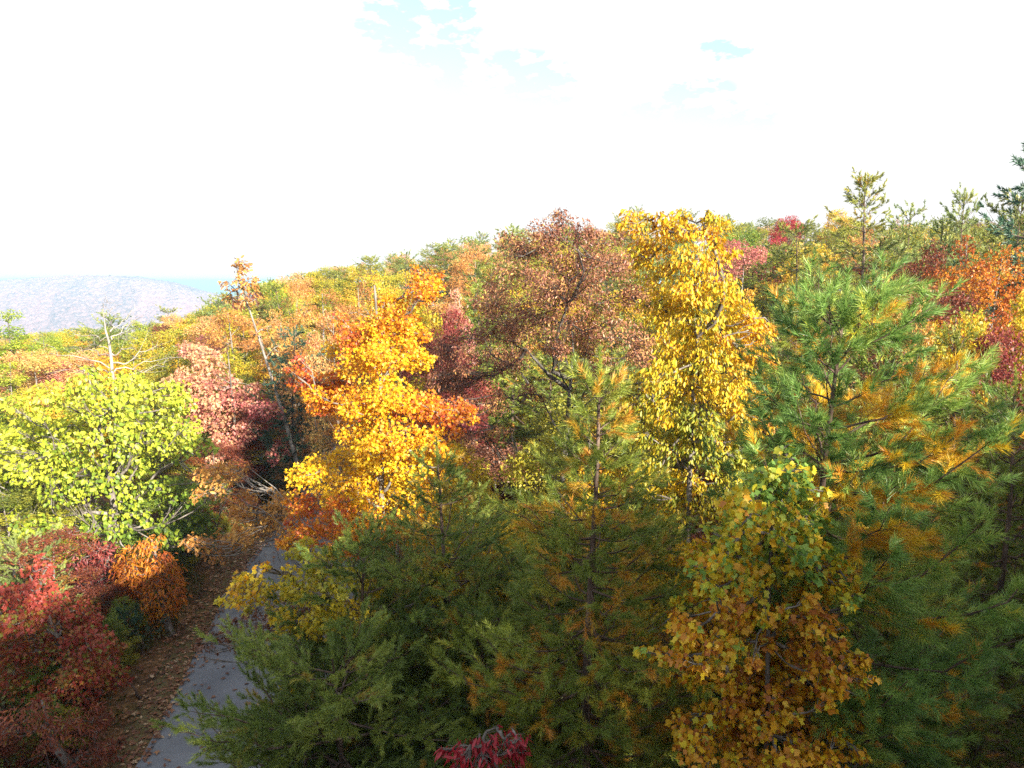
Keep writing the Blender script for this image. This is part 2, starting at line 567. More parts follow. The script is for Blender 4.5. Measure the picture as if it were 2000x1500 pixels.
def pine(rng, H, prof, whorl=.42, nb=(4, 6), nl=.09, npt=36, w=.005, dead=.35, sub=.2, shoot=.16, trunk_r=.07, depth=None, lean=(0, 0), up=.35, dens=1.6,
         green=(.12, .5), dead_t=(.72, 1.0), sweep=None, leader=.45, twig_r=.004, deadf=None):
    """prof(depth below the top) gives the branch reach."""
    wood, lv = Acc(), Acc()
    s = np.linspace(0, 1, 14)
    ph = rng.uniform(0, 6)
    tp = np.stack([lean[0] * s + .05 * np.sin(s * 7 + ph), lean[1] * s + .05 * np.sin(s * 6 + 2 * ph), s * (H - leader * .55)], -1)
    tube(wood, tp, trunk_r * (1 - .93 * s) + .006, 9)

    def at(z):
        return np.array([np.interp(z, tp[:, 2], tp[:, k]) for k in range(3)])

    sp, sd, sl, st = [], [], [], []

    def add_shoot(p, d, l, t):
        sp.append(p)
        sd.append(d)
        sl.append(l)
        st.append(t)

    z = H - leader
    depth = depth or H * .8
    for k in range(6):
        add_shoot(at(H) + (0, 0, -leader * .55 + .09 * k), unit(np.array((rng.normal() * .08, rng.normal() * .08, 1))), .14, rng.uniform(.3, .6))
    while z > H - depth and z > .4:
        t = H - z
        az0 = rng.uniform(0, 6.28)
        m = rng.integers(nb[0], nb[1] + 1)
        for k in range(m):
            az = az0 + 2 * PI * k / m + rng.normal() * .25
            Lb = prof(t) * rng.uniform(.65, 1.18)
            if sweep is not None:
                Lb *= sweep(az, t)
            if Lb < .08:
                continue
            el = up + .75 * math.exp(-t / 1.2) + rng.normal() * .12
            o = np.array((math.cos(az), math.sin(az), 0))
            ns = 7
            q = np.linspace(0, 1, ns)[:, None]
            st0 = at(z + rng.uniform(-.1, .1))
            P = st0 + o * Lb * q * math.cos(el) + np.array((0, 0, 1.)) * Lb * (q * math.sin(el) - .22 * np.sin(q * PI) * min(1, t / 3)) + rng.normal(size=(ns, 3)) * .035 * Lb * q
            r0 = .005 + .008 * Lb
            tube(wood, P, np.linspace(r0, .004, ns), 5)
            T = unit(np.gradient(P, axis=0))
            shade_t = rng.uniform(*green)
            nsub = max(2, int(Lb / sub))
            for j in range(nsub + 1):
                f = .22 + .78 * (j + rng.uniform(-.3, .3)) / nsub
                f = min(max(f, .12), 1.0)
                b = np.array([np.interp(f, q[:, 0], P[:, c]) for c in range(3)])
                tg = T[min(ns - 1, int(f * (ns - 1)))]
                side = np.cross(tg, (0, 0, 1.)) * (1 if j % 2 else -1)
                ls = (1 - f) * Lb * .42 + rng.uniform(.10, .22)
                d = unit(tg * .75 + side * rng.uniform(.5, .95) + np.array((0, 0, rng.uniform(-.05, .35)))) if j < nsub else tg
                e = b + d * ls
                tube(wood, [b, (b + e) / 2 + rng.normal(size=3) * .03 * ls, e], [twig_r, twig_r * .75, twig_r * .4], 3)
                nsh = max(1, int(dens * ls / (shoot * .62)))
                old = rng.uniform() < dead * np.clip(1.6 - 1.25 * f, .1, 1) * (1 if deadf is None else deadf(az, t))
                for i in range(nsh):
                    g = 1 - i / nsh
                    dd = unit(d + rng.normal(size=3) * .38 + np.array((0, 0, .12)))
                    inner = (f * .6 + g * .4)
                    isdead = rng.uniform() < ((.95 if g < .85 else .35) if old else .05 * dead)
                    tt = rng.uniform(*dead_t) if isdead else np.clip(shade_t + rng.normal() * .08, 0, .62)
                    add_shoot(b + d * ls * g * .92 + rng.normal(size=3) * .02, dd, shoot * rng.uniform(.7, 1.15), tt)
        z -= whorl * rng.uniform(.75, 1.2)
    needles(lv, rng, np.array(sp), np.array(sd), np.array(sl), np.array(st), int(npt * 1.45), nl, w * 1.2)
    return wood, lv


def finish(name, loc, wl, wood_mat, leaf_m, label, cat, group=None):
    root = thing(name, loc, label, cat, group)
    link('trunk', wl[0].mesh('trunk', M[wood_mat], True), root)
    link('crown', wl[1].mesh('crown', M[leaf_m]), root)
    return root


def base_at(px, d):
    x = W(px, 750, d)[0]
    return np.array((x, d, float(zt(x, d))))


def hero(name, seed, px, d, clumps, leaf, size, mat, label, cat='tree', bark='bark', H=None, depth=None, back=.65, sat=2, sat_r=1.15, **kw):
    """clumps: photo px, py, radius in px, tint; each is given a depth of its own within the tree."""
    rng = np.random.default_rng(seed)
    b = base_at(px, d)
    c = np.array(clumps, float)
    half = depth or (c[:, 0].max() - c[:, 0].min()) / FPX * d * .42
    rows = []
    for x, y, r, t in c:
        dy = rng.uniform(-.75, .35) * half
        p = W(x, y, d + dy)
        rows.append([*(p - b), r / FPX * d, t])
        if rng.uniform() < back:
            dy = rng.uniform(.3, 1.0) * half
            p = W(x + rng.normal() * r * .5, y + rng.normal() * r * .4, d + dy)
            rows.append([*(p - b), r / FPX * d, t])
    for q in list(rows):
        for k in range(sat):
            rows.append([*(np.array(q[:3]) + unit(rng.normal(size=3)) * q[3] * sat_r * (1, 1, .85)), q[3] * rng.uniform(.35, .6), float(np.clip(q[4] + rng.normal() * .1, 0, 1))])
    rows = np.array(rows)
    h = H or rows[:, 2].max()
    wl = hardwood(rng, rows, h, leaf, size, **kw)
    return finish(name, b, wl, bark, mat, label, cat)


def hero_pine(name, seed, px, py, d, prof, mat, label, cat='pine tree', base_px=None, **kw):
    rng = np.random.default_rng(seed)
    p = W(px, py, d)
    b = base_at(base_px or px, d)
    pr = np.array(prof, float)
    wl = pine(rng, p[2] - b[2], lambda t: float(np.interp(t, pr[:, 0], pr[:, 1])), lean=(p[0] - b[0], 0), **kw)
    return finish(name, b, wl, 'bark_pine', mat, label, cat)


#@HEROES
hero('maple_tree', 11, 745, 12.0, [
    (845, 560, 28, .45), (815, 575, 34, .45), (780, 620, 40, .5), (740, 640, 48, .45), (690, 655, 40, .3), (800, 650, 36, .7), (755, 690, 52, .7), (700, 710, 48, .55),
    (810, 705, 34, .85), (655, 745, 34, .3), (600, 740, 30, .2), (590, 720, 22, .15), (630, 785, 40, .35), (690, 785, 52, .5), (760, 770, 50, .75), (825, 790, 42, .4),
    (868, 812, 36, .35), (700, 845, 50, .7), (770, 850, 52, .55), (840, 860, 42, .65), (880, 890, 26, .8), (735, 890, 48, .8), (800, 910, 48, .8),
    (590, 930, 34, .8), (640, 945, 42, .85), (700, 945, 46, .75), (770, 960, 46, .85), (850, 940, 38, .8), (600, 985, 36, .4), (660, 1010, 42, .35), (720, 1000, 44, .55),
    (610, 1045, 36, .4), (680, 1055, 42, .5), (750, 1040, 42, .6), (820, 1000, 44, .7), (560, 1060, 22, .5)],
    'maple', .060, 'maple', 'blazing orange and yellow maple beside the road, behind the dark green pines', bark='bark_pale', spread=.16, depth=1.0, dens=12)
hero('maple_tree', 12, 720, 9.1, [
    (510, 1112, 14, .85), (490, 1140, 26, .7), (460, 1170, 24, .7), (530, 1160, 34, .6), (590, 1150, 40, .45), (660, 1130, 44, .35), (730, 1140, 44, .3), (800, 1160, 44, .3), (560, 1210, 32, .6),
    (620, 1220, 40, .5), (690, 1210, 46, .55), (770, 1220, 44, .4), (670, 1280, 40, .75), (600, 1290, 34, .4), (750, 1290, 44, .4), (650, 1350, 40, .5), (570, 1345, 28, .6),
    (710, 1360, 40, .4), (540, 1385, 22, .6), (620, 1100, 34, .35), (850, 1130, 44, .3), (870, 1220, 44, .35)],
    'maple', .066, 'yellow_maple', 'olive and yellow maple in the shade reaching low over the road among pines', spread=.16, back=.5)
hero('oak_tree', 13, 1108, 15.0, [
    (1095, 425, 26, .3), (1060, 450, 36, .35), (1125, 455, 38, .25), (1020, 480, 36, .4), (1170, 475, 36, .35), (1080, 500, 46, .4), (1000, 530, 40, .45), (1140, 525, 48, .35), (1205, 520, 42, .45),
    (1050, 560, 48, .5), (975, 590, 40, .4), (1110, 590, 52, .4), (1180, 590, 48, .45), (1240, 580, 36, .5), (1010, 630, 44, .4), (960, 650, 34, .4), (1070, 650, 46, .45), (1150, 660, 46, .45),
    (1220, 650, 42, .5), (915, 690, 34, .4), (870, 690, 30, .3), (1250, 700, 30, .55), (880, 740, 36, .3), (940, 735, 36, .4), (1000, 710, 38, .4), (850, 745, 26, .25), (1180, 720, 34, .5),
    (910, 790, 28, .45), (970, 790, 28, .5), (1030, 770, 28, .5), (960, 850, 20, .6), (1000, 900, 20, .6), (920, 860, 22, .5)],
    'ellipse', .070, 'oak', 'tall round topped oak with reddish brown leaves and a dark forked trunk', bark='bark_dark', dens=14, spread=.26, trunk_r=.15, droop=.8, top=(0, 0), limb=.009, twigs=8, tf=.70)
hero('hickory_tree', 14, 1370, 11.0, [
    (1260, 425, 22, .65), (1245, 450, 24, .7), (1300, 430, 24, .65), (1385, 425, 16, .6), (1390, 455, 26, .6), (1340, 450, 26, .65), (1290, 480, 36, .65), (1350, 500, 40, .6), (1400, 500, 32, .65),
    (1280, 540, 40, .6), (1340, 560, 46, .58), (1405, 560, 42, .65), (1300, 610, 46, .58), (1370, 620, 48, .55), (1440, 610, 38, .65), (1480, 640, 30, .75), (1320, 680, 48, .55), (1390, 690, 50, .55),
    (1460, 690, 42, .7), (1500, 700, 20, .75), (1290, 730, 42, .5), (1350, 750, 48, .45), (1420, 760, 46, .5), (1480, 760, 34, .7), (1240, 750, 20, .4), (1235, 790, 26, .35), (1290, 800, 44, .35),
    (1360, 820, 48, .3), (1430, 830, 44, .4), (1490, 820, 32, .8), (1250, 850, 36, .3), (1310, 870, 44, .3), (1380, 890, 44, .2), (1450, 890, 40, .25), (1270, 920, 36, .35), (1340, 940, 40, .5), (1420, 950, 38, .2),
    (1390, 990, 40, .4), (1320, 1000, 36, .5), (1450, 1000, 34, .6)],
    'ellipse', .086, 'hickory', 'tall golden yellow tree with drooping leaves, greener towards its foot', dens=21, spread=.15, droop=1.4, trunk_r=.085, top=(-.15, 0), tf=.85)
hero('tulip_tree', 15, 1520, 6.2, [
    (1535, 885, 18, 1), (1525, 920, 34, .95), (1495, 950, 34, .85), (1560, 955, 34, .9), (1470, 1000, 40, .75), (1535, 1005, 42, .85), (1590, 1015, 34, .95), (1440, 1050, 40, .7), (1510, 1065, 46, .8),
    (1580, 1075, 40, .85), (1630, 1100, 30, .75), (1400, 1100, 40, .65), (1470, 1125, 46, .6), (1545, 1135, 44, .5), (1610, 1150, 36, .55), (1375, 1170, 42, .45), (1440, 1195, 46, .35), (1520, 1205, 46, .35),
    (1590, 1210, 42, .35), (1640, 1150, 26, .7), (1340, 1235, 38, .35), (1410, 1260, 46, .4), (1490, 1270, 46, .35), (1570, 1275, 46, .3), (1640, 1265, 36, .4), (1290, 1275, 28, .5), (1370, 1320, 44, .4),
    (1450, 1340, 48, .35), (1540, 1340, 48, .35), (1620, 1330, 42, .4), (1675, 1330, 24, .5), (1390, 1395, 46, .4), (1480, 1410, 48, .4), (1570, 1410, 48, .35), (1650, 1400, 36, .4), (1360, 1460, 44, .35), (1440, 1480, 48, .35),
    (1530, 1490, 48, .35), (1610, 1480, 44, .4), (1670, 1470, 24, .45), (1400, 1550, 50, .4), (1500, 1560, 50, .35), (1590, 1560, 48, .4)],
    'tulip', .062, 'tulip', 'tulip tree turning from green at its tip through yellow to rusty orange below', dens=15, spread=.2, droop=.9, depth=.8, trunk_r=.04, back=.8, sat=4, sat_r=1.4, limb=.008)
hero('basswood_tree', 16, 205, 20.0, [
    (225, 745, 34, .75), (160, 760, 36, .8), (290, 765, 36, .75), (95, 775, 40, .9), (30, 800, 44, .9), (345, 790, 36, .75), (215, 800, 46, .75), (145, 830, 46, .75), (280, 830, 46, .7), (360, 830, 30, .7),
    (75, 850, 46, .8), (10, 870, 44, .8), (220, 870, 46, .65), (330, 870, 40, .6), (140, 900, 44, .65), (60, 920, 42, .7), (270, 910, 40, .55), (-30, 930, 40, .7), (200, 945, 40, .5), (120, 965, 40, .55),
    (40, 975, 36, .5), (260, 970, 36, .5), (320, 950, 32, .35), (160, 1005, 36, .55), (230, 1005, 32, .5), (110, 1035, 30, .6), (290, 1015, 28, .35), (350, 1000, 30, .2), (400, 1010, 28, .15), (375, 965, 28, .25), (330, 1050, 24, .2), (-60, 850, 44, .8), (390, 870, 26, .4), (190, 1030, 30, .3), (60, 1030, 34, .3), (150, 1060, 26, .25), (230, 1045, 26, .2), (300, 1045, 26, .15), (10, 1060, 30, .35), (250, 1080, 22, .15), (420, 940, 22, .3)],
    'heart', .118, 'lime', 'bright yellow green tree with broad heart shaped leaves and pale limbs', bark='bark', dens=6.5, spread=.28, droop=.8, trunk_r=.12, limb=.016, twigs=7)
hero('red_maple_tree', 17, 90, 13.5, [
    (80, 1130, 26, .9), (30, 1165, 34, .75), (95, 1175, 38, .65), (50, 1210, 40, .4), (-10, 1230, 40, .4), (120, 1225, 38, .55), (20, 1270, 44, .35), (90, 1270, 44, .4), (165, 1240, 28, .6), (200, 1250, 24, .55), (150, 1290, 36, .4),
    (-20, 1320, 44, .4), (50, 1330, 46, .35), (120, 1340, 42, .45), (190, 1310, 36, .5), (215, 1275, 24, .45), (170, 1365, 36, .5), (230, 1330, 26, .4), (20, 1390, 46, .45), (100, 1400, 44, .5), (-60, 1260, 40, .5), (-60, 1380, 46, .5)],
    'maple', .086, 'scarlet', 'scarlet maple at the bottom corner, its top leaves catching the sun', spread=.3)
hero('sourwood_shrub', 18, 80, 11.8, [
    (60, 1400, 50, .45), (130, 1420, 46, .4), (0, 1430, 50, .35), (180, 1410, 36, .4), (90, 1470, 54, .45), (160, 1475, 46, .4), (20, 1500, 54, .4), (-40, 1460, 50, .5), (110, 1540, 56, .4), (200, 1470, 28, .4), (40, 1570, 54, .3), (-70, 1540, 50, .4)],
    'narrow', .105, 'russet', 'dull russet shrub filling the bottom corner below the scarlet maple', cat='shrub', dens=18, spread=.2)
hero('sourwood_tree', 19, 300, 17.0, [
    (290, 1062, 26, .5), (265, 1085, 28, .55), (315, 1095, 32, .45), (240, 1120, 28, .4), (285, 1130, 36, .4), (335, 1135, 30, .45), (255, 1160, 30, .4), (305, 1165, 36, .4), (350, 1165, 20, .4), (280, 1195, 32, .6), (325, 1190, 26, .55), (300, 1225, 26, .75), (265, 1215, 22, .65)],
    'narrow', .13, 'amber', 'small burnt orange tree on the roadside bank', cat='small tree', dens=17, spread=.16, droop=.9)
hero('sapling', 20, 180, 18.0, [
    (195, 1070, 26, .6), (160, 1090, 28, .45), (205, 1100, 30, .4), (140, 1125, 30, .35), (185, 1130, 34, .3), (150, 1160, 32, .4), (210, 1145, 26, .4), (175, 1170, 28, .3), (235, 1100, 22, .5)],
    'narrow', .14, 'maroon', 'maroon sapling between the scarlet maple and the small orange tree', cat='small tree', dens=15, spread=.2, bark='bark_pale')
hero('pin_oak_tree', 21, 765, 17.0, [
    (400, 935, 26, .6), (440, 910, 22, .65), (430, 950, 24, .6), (480, 960, 20, .55), (385, 965, 16, .5), (470, 925, 18, .6), (400, 1065, 24, .45), (375, 1050, 16, .5), (430, 1085, 22, .4), (470, 1000, 24, .7), (520, 1000, 28, .8), (500, 1035, 30, .75), (545, 1030, 26, .7), (470, 1050, 24, .6), (550, 980, 24, .6)],
    'lobed', .115, 'bronze', 'oak with bare pale limbs reaching over the road and sparse bronze leaves', bark='bark_pale', dens=11, spread=.16, depth=.8, limb=.009, H=6.0, top=(0, 0), droop=.7, twigs=2, trunk_r=.06)
hero('oak_tree', 22, 735, 11.2, [
    (445, 1225, 20, .4), (490, 1205, 26, .5), (540, 1200, 28, .5), (520, 1235, 24, .5), (590, 1190, 30, .5), (600, 1230, 26, .4), (560, 1260, 22, .4), (400, 1255, 18, .5), (460, 1245, 22, .5), (530, 1290, 14, .3), (580, 1330, 16, .4), (640, 1180, 26, .5)],
    'lobed', .11, 'brown', 'low oak limb of brown leaves hanging over the road from among the pines', dens=11, spread=.25, depth=.7, H=4.5, top=(0, 0), droop=.8)
hero('dogwood_tree', 23, 960, 5.9, [
    (920, 1455, 26, .5), (960, 1445, 26, .6), (1000, 1450, 24, .5), (900, 1475, 22, .4), (945, 1480, 30, .5), (990, 1480, 28, .5), (1020, 1470, 16, .6), (930, 1510, 32, .4), (985, 1520, 32, .4)],
    'narrow', .10, 'crimson', 'deep crimson dogwood glowing at the foot of the centre pines', cat='small tree', dens=13, trunk_r=.03, droop=1.4, spread=.2)
hero('crimson_tree', 24, 470, 27.0, [
    (385, 690, 26, .9), (410, 715, 32, .9), (370, 740, 34, .85), (430, 750, 36, .8), (350, 760, 28, .8), (395, 790, 38, .75), (460, 780, 34, .6), (500, 790, 34, .5), (430, 820, 38, .7), (530, 800, 28, .4), (375, 830, 32, .7),
    (480, 840, 30, .6), (440, 870, 34, .7), (545, 880, 22, .5), (470, 920, 30, .3)],
    'maple', .125, 'pink', 'rosy pink maple in the sun behind the yellow green tree', dens=15, spread=.2)
hero('dogwood_tree', 25, 520, 30.0, [
    (500, 830, 26, .3), (530, 850, 26, .3), (490, 870, 26, .3), (515, 890, 28, .2), (545, 830, 22, .4), (500, 910, 24, .1), (470, 880, 20, .3)],
    'narrow', .22, 'crimson', 'dark crimson tree half hidden behind the orange maple', cat='small tree', dens=14, spread=.2)

hero_pine('pine_tree', 31, 1650, 548, 7.0, [(0, .1), (.25, .45), (.8, .75), (1.5, 1.0), (2.2, 1.3), (3, 1.45), (4.2, 1.4), (5.5, 1.1), (8, .8)], 'needle_yellow',
          'big long needled pine with bright yellow inner needles beside the tulip tree', base_px=1595, nl=.125, npt=46, w=.005, shoot=.17, dead=.34, whorl=.34, sub=.165, dens=2.0, trunk_r=.085, depth=5.6,
          sweep=lambda az, t: 1.0 + .25 * math.cos(az) * (t > 1), up=.3,
          deadf=lambda az, t: (1.5 if .5 < t < 2.6 and math.cos(az) > -.35 else .22))
hero_pine('pine_tree', 32, 1163, 668, 7.0, [(0, .04), (.4, .07), (.55, .2), (1.0, .2), (1.4, .42), (1.9, .7), (2.6, 1.0), (3.6, 1.3), (5, 1.4), (8, .9)], 'needle',
          'centre pine with a slender pale leader and rusty orange inner needles', nl=.088, npt=42, w=.0048, shoot=.15, dead=.34, whorl=.26, nb=(5, 7), sub=.165, dens=1.9, trunk_r=.08, depth=6.2, leader=.6, up=.18, green=(.25, .6))
hero_pine('pine_tree', 33, 857, 868, 9.0, [(0, .05), (.5, .25), (.9, .5), (1.5, 1.1), (2.4, 1.7), (3.4, 2.1), (5, 2.0), (7, 1.2)], 'needle_dark',
          'dark green pine with a bare thin leader against the orange maple', nl=.07, npt=36, w=.0055, shoot=.15, dead=.12, whorl=.34, sub=.16, dens=2.2, trunk_r=.07, depth=5.6, up=.2)
hero_pine('pine_tree', 34, 705, 1015, 8.6, [(0, .05), (.4, .35), (.9, .8), (1.6, 1.25), (2.6, 1.5), (4, 1.6), (6, 1.2)], 'needle_dark',
          'short dark green pine on the road side of the pine group', nl=.066, npt=36, w=.0055, shoot=.13, dead=.08, whorl=.32, sub=.15, dens=2.2, trunk_r=.06, depth=4.6, up=.2)
hero_pine('pine_tree', 35, 645, 1240, 7.4, [(0, .05), (.3, .6), (.8, 1.35), (1.4, 1.9), (2.2, 1.7), (4, 1.2)], 'needle_dark',
          'low spreading pine whose pale branch tip points across the asphalt', nl=.066, npt=38, w=.0052, shoot=.15, dead=.08, whorl=.27, sub=.14, dens=2.3, trunk_r=.06, depth=3.2, up=.08, green=(.2, .6))
hero_pine('pine_tree', 36, 1558, 530, 12.6, [(0, .05), (.8, .12), (1.2, .4), (2, .75), (3.2, 1.1), (5, 1.3), (8, 1)], 'needle',
          'narrow green pine with a tall spire behind the golden tree', nl=.075, npt=34, w=.006, shoot=.15, dead=.3, whorl=.38, trunk_r=.07, depth=5.5, leader=.7, green=(.3, .55))
hero_pine('pine_tree', 37, 1885, 640, 10.5, [(0, .05), (.5, .3), (1, .6), (2, 1.1), (3.2, 1.5), (5, 1.6), (8, 1)], 'needle_olive',
          'fresh green pine with upright tips beyond the big yellow needled pine', nl=.065, npt=32, w=.0065, shoot=.15, dead=.12, whorl=.36, trunk_r=.08, depth=6, green=(.2, .5))
hero_pine('pine_tree', 38, 1985, 735, 9.5, [(0, .05), (.5, .35), (1.2, .8), (2.2, 1.2), (4, 1.5), (8, 1)], 'needle',
          'green pine cut by the picture edge beside the fresh green pine', nl=.07, npt=34, w=.0065, shoot=.15, dead=.1, whorl=.36, trunk_r=.08, depth=6, green=(.2, .45))
hero_pine('pine_tree', 39, 1790, 985, 8.6, [(0, .05), (.4, .35), (1.0, .8), (2.0, 1.2), (3.5, 1.4), (6, 1)], 'needle',
          'shaded pine with scattered rusty tufts under the big pine', nl=.09, npt=36, w=.005, shoot=.16, dead=.25, whorl=.36, trunk_r=.06, depth=5)
hero_pine('pine_tree', 40, 1080, 1090, 8.2, [(0, .05), (.4, .4), (1.0, .9), (2.0, 1.3), (3.5, 1.4), (6, 1)], 'needle_dark',
          'dense shaded pine filling the gap left of the centre pine', nl=.075, npt=34, w=.0055, shoot=.15, dead=.22, whorl=.34, dens=2.2, trunk_r=.06, depth=4.6)
hero_pine('pine_tree', 41, 245, 1185, 16.0, [(0, .05), (.4, .25), (.9, .5), (1.8, .65), (3, .7)], 'needle_blue',
          'small blue green pine below the burnt orange tree', cat='small pine', nl=.08, npt=34, w=.006, shoot=.14, dead=.02, whorl=.32, trunk_r=.04, depth=2.7)
hero_pine('pine_tree', 42, 235, 1300, 14.2, [(0, .1), (.3, .4), (.8, .6), (1.6, .7)], 'needle_blue',
          'very dark little evergreen on the road bank', cat='small pine', nl=.06, npt=30, w=.006, shoot=.14, dead=.02, whorl=.3, trunk_r=.03, depth=1.8, green=(.0, .25))
hero_pine('pine_tree', 43, 30, 1045, 15.5, [(0, .05), (.3, .5), (.8, .8), (1.6, 1.0), (3, 1)], 'needle_pale',
          'yellowish pine bough between the yellow green tree and scarlet maple', cat='pine tree', nl=.07, npt=32, w=.007, shoot=.16, dead=.02, whorl=.34, trunk_r=.05, depth=3, up=.1)

hero_pine('pine_tree', 44, 585, 1330, 7.8, [(0, .05), (.3, .45), (.8, .9), (1.5, 1.15), (3, 1.2)], 'needle_dark',
          'lowest green pine of the group, its boughs hanging over the asphalt', nl=.066, npt=36, w=.0054, shoot=.14, dead=.06, whorl=.27, sub=.14, trunk_r=.05, depth=3.2, up=.1, dens=2.2, green=(.2, .6))
hero_pine('pine_tree', 45, 945, 1180, 7.9, [(0, .05), (.4, .4), (1.0, .8), (2.0, 1.1), (3.5, 1.2)], 'needle',
          'fresh green pine between the dark leader pine and the centre pine', nl=.08, npt=36, w=.005, shoot=.15, dead=.15, whorl=.32, sub=.16, trunk_r=.05, depth=4.2, dens=2.1, green=(.2, .55))

# dead tree: trunk and each bare limb
rng = np.random.default_rng(60)
b = base_at(222, 24.0)
snag = thing('dead_tree', b, 'bleached leafless dead tree standing above the yellow green tree', 'dead tree')
tp = np.array([W(x, y, 24.0) - b for x, y in [(201, 592), (203, 620), (206, 645), (213, 668), (217, 700), (221, 740), (224, 800)]][::-1])
tp = np.vstack([[[0, 0, 0]], [tp[0] * .5], tp])
a = Acc()
tube(a, tp, [.10, .08, .062, .055, .047, .038, .028, .016, .008], 10)
link('trunk', a.mesh('trunk', M['dead_wood'], True), snag)
for pts, r in [([(213, 715), (160, 703), (100, 685)], .045), ([(217, 714), (260, 700), (310, 672)], .05), ([(219, 728), (270, 714), (330, 697)], .045), ([(212, 696), (190, 690), (158, 681), (145, 678)], .03),
               ([(216, 694), (240, 684), (266, 682)], .04), ([(211, 678), (190, 673), (176, 676)], .025), ([(212, 662), (240, 645), (262, 615)], .035), ([(213, 660), (190, 660), (148, 656)], .02),
               ([(209, 640), (230, 630), (264, 613)], .04), ([(205, 615), (218, 603)], .015), ([(202, 596), (208, 588)], .01), ([(220, 722), (190, 722), (140, 722)], .03), ([(222, 738), (290, 722), (332, 705)], .03),
               ([(222, 742), (180, 735), (150, 722)], .03), ([(214, 672), (230, 662), (248, 648)], .018)]:
    dy = rng.uniform(-1.1, 1.1)
    P = np.array([W(x, y, 24.0 + dy * k / (len(pts) - 1)) - b for k, (x, y) in enumerate(pts)])
    s = np.linspace(0, 1, 9)
    q = np.linspace(0, 1, len(pts))
    P = np.stack([np.interp(s, q, P[:, k]) for k in range(3)], -1) + rng.normal(size=(9, 3)) * .055
    a = Acc()
    tube(a, P, np.linspace(r * .62, .004, 9), 6)
    for k in range(7):
        i = rng.integers(3, 9)
        e = P[i] + (P[i] - P[i - 2]) * rng.uniform(.6, 1.6) + rng.normal(size=3) * .16
        tube(a, [P[i], (P[i] + e) / 2 + rng.normal(size=3) * .02, e], [.007, .005, .003], 3)
    link('bare_branch', a.mesh('bare_branch', M['dead_wood'], True), snag)


hero('oak_tree', 26, 590, 26.0, [
    (463, 515, 15, .55), (475, 530, 15, .6), (462, 540, 12, .5), (482, 550, 14, .6), (470, 560, 14, .5), (496, 560, 12, .5), (502, 580, 10, .6), (442, 555, 8, .4), (436, 550, 6, .4), (452, 570, 9, .4), (490, 590, 10, .6), (470, 590, 8, .5), (520, 640, 12, .6), (500, 650, 10, .5), (535, 680, 15, .6), (560, 715, 18, .6), (545, 745, 18, .5), (580, 760, 20, .6), (590, 800, 20, .5)],
    'lobed', .19, 'bronze', 'slender leaning oak with thin orange leaves standing above the skyline', bark='bark_pale', dens=7, spread=.2, top=(-2.15, 0), trunk_r=.09, limb=.012, depth=.7, tf=.96, back=.3, wander=.05)

#@ARCH
# ------------------------------------------------------------------ kinds of tree further off: one of each, copied
def auto_clumps(rng, H, cw, shape, n, base=.12):
    rows = []
    k = 0
    while len(rows) < n and k < 4000:
        k += 1
        t = rng.uniform(base, 1)
        s = (t - base) / (1 - base)
        pr = {'round': math.sin(PI * min(1, s * .86 + .12)) ** .6, 'cone': (1 - s) ** .75 * min(1, s * 6 + .4), 'column': min(1, (1 - s) * 2.6) ** .7 * min(1, s * 4 + .5), 'vase': min(1, s * 1.5 + .2) * (1 - s ** 5) ** .5}[shape]
        az = rng.uniform(0, 2 * PI)
        rr = pr * cw * .5 * rng.uniform(.25, 1) ** .5
        p = np.array((math.cos(az) * rr, math.sin(az) * rr, t * H - .03 * H))
        rad = cw * rng.uniform(.10, .17)
        if all(np.linalg.norm(p - q[:3]) > .55 * (rad + q[3]) for q in rows):
            rows.append([*p, rad, rng.uniform(.25, .75)])
    return rows


def archetype(kind, seed):
    rng = np.random.default_rng(seed)
    if kind.startswith('pine'):
        st = kind[5:]
        prf = {'layered': [(0, .35), (.5, .9), (1.5, 1.5), (3, 2.1), (5, 2.3), (7, 1.5), (10, .8)], 'spire': [(0, .2), (.5, .5), (1.4, 1.0), (3, 1.5), (6, 1.8), (10, 1.6)],
               'round': [(0, .5), (.5, 1.0), (1.3, 1.5), (3, 1.8), (6, 1.7), (10, .8)]}[st]
        pr = np.array(prf)
        lay = st == 'layered'
        return pine(rng, 10.0, lambda t: float(np.interp(t, pr[:, 0], pr[:, 1])), whorl=.75 if lay else .55, nl=.15, npt=15, w=.026, shoot=.24, sub=.26, dead=.12, dens=1.5, trunk_r=.10, depth=8.4, up=.12 if lay else .3, twig_r=.007, green=(.1, .6))
    shape, cw, n, dens, size = {'round': ('round', 4.4, 46, 17, .22), 'tall': ('column', 3.2, 44, 17, .21), 'cone': ('cone', 3.6, 42, 18, .21), 'vase': ('vase', 4.2, 44, 14, .21), 'sparse': ('vase', 4.0, 34, 8.5, .20), 'broad': ('round', 5.4, 54, 17, .23)}[kind]
    return hardwood(rng, auto_clumps(rng, 10.0, cw, shape, n), 10.0, 'spray', size, dens=dens, spread=.2, trunk_r=.085, top=(0, 0), limb=.012, twigs=3, jit=.25, sides=6)


KINDS = {}
for i, k in enumerate(['round', 'tall', 'cone', 'vase', 'sparse', 'broad', 'pine_layered', 'pine_spire', 'pine_round']):
    for v in range(2):
        w_, l_ = archetype(k, 100 + 7 * i + v)
        KINDS[k, v] = (w_.mesh('trunk', M['bark_pine' if 'pine' in k else 'bark_pale' if k in ('sparse', 'vase') else 'bark'], True), l_.mesh('crown', M['gold_mix']))
NAME = {'round': 'hardwood_tree', 'tall': 'hardwood_tree', 'cone': 'hardwood_tree', 'vase': 'oak_tree', 'sparse': 'oak_tree', 'broad': 'hardwood_tree', 'pine_layered': 'pine_tree', 'pine_spire': 'pine_tree', 'pine_round': 'pine_tree'}
ctr = [0]


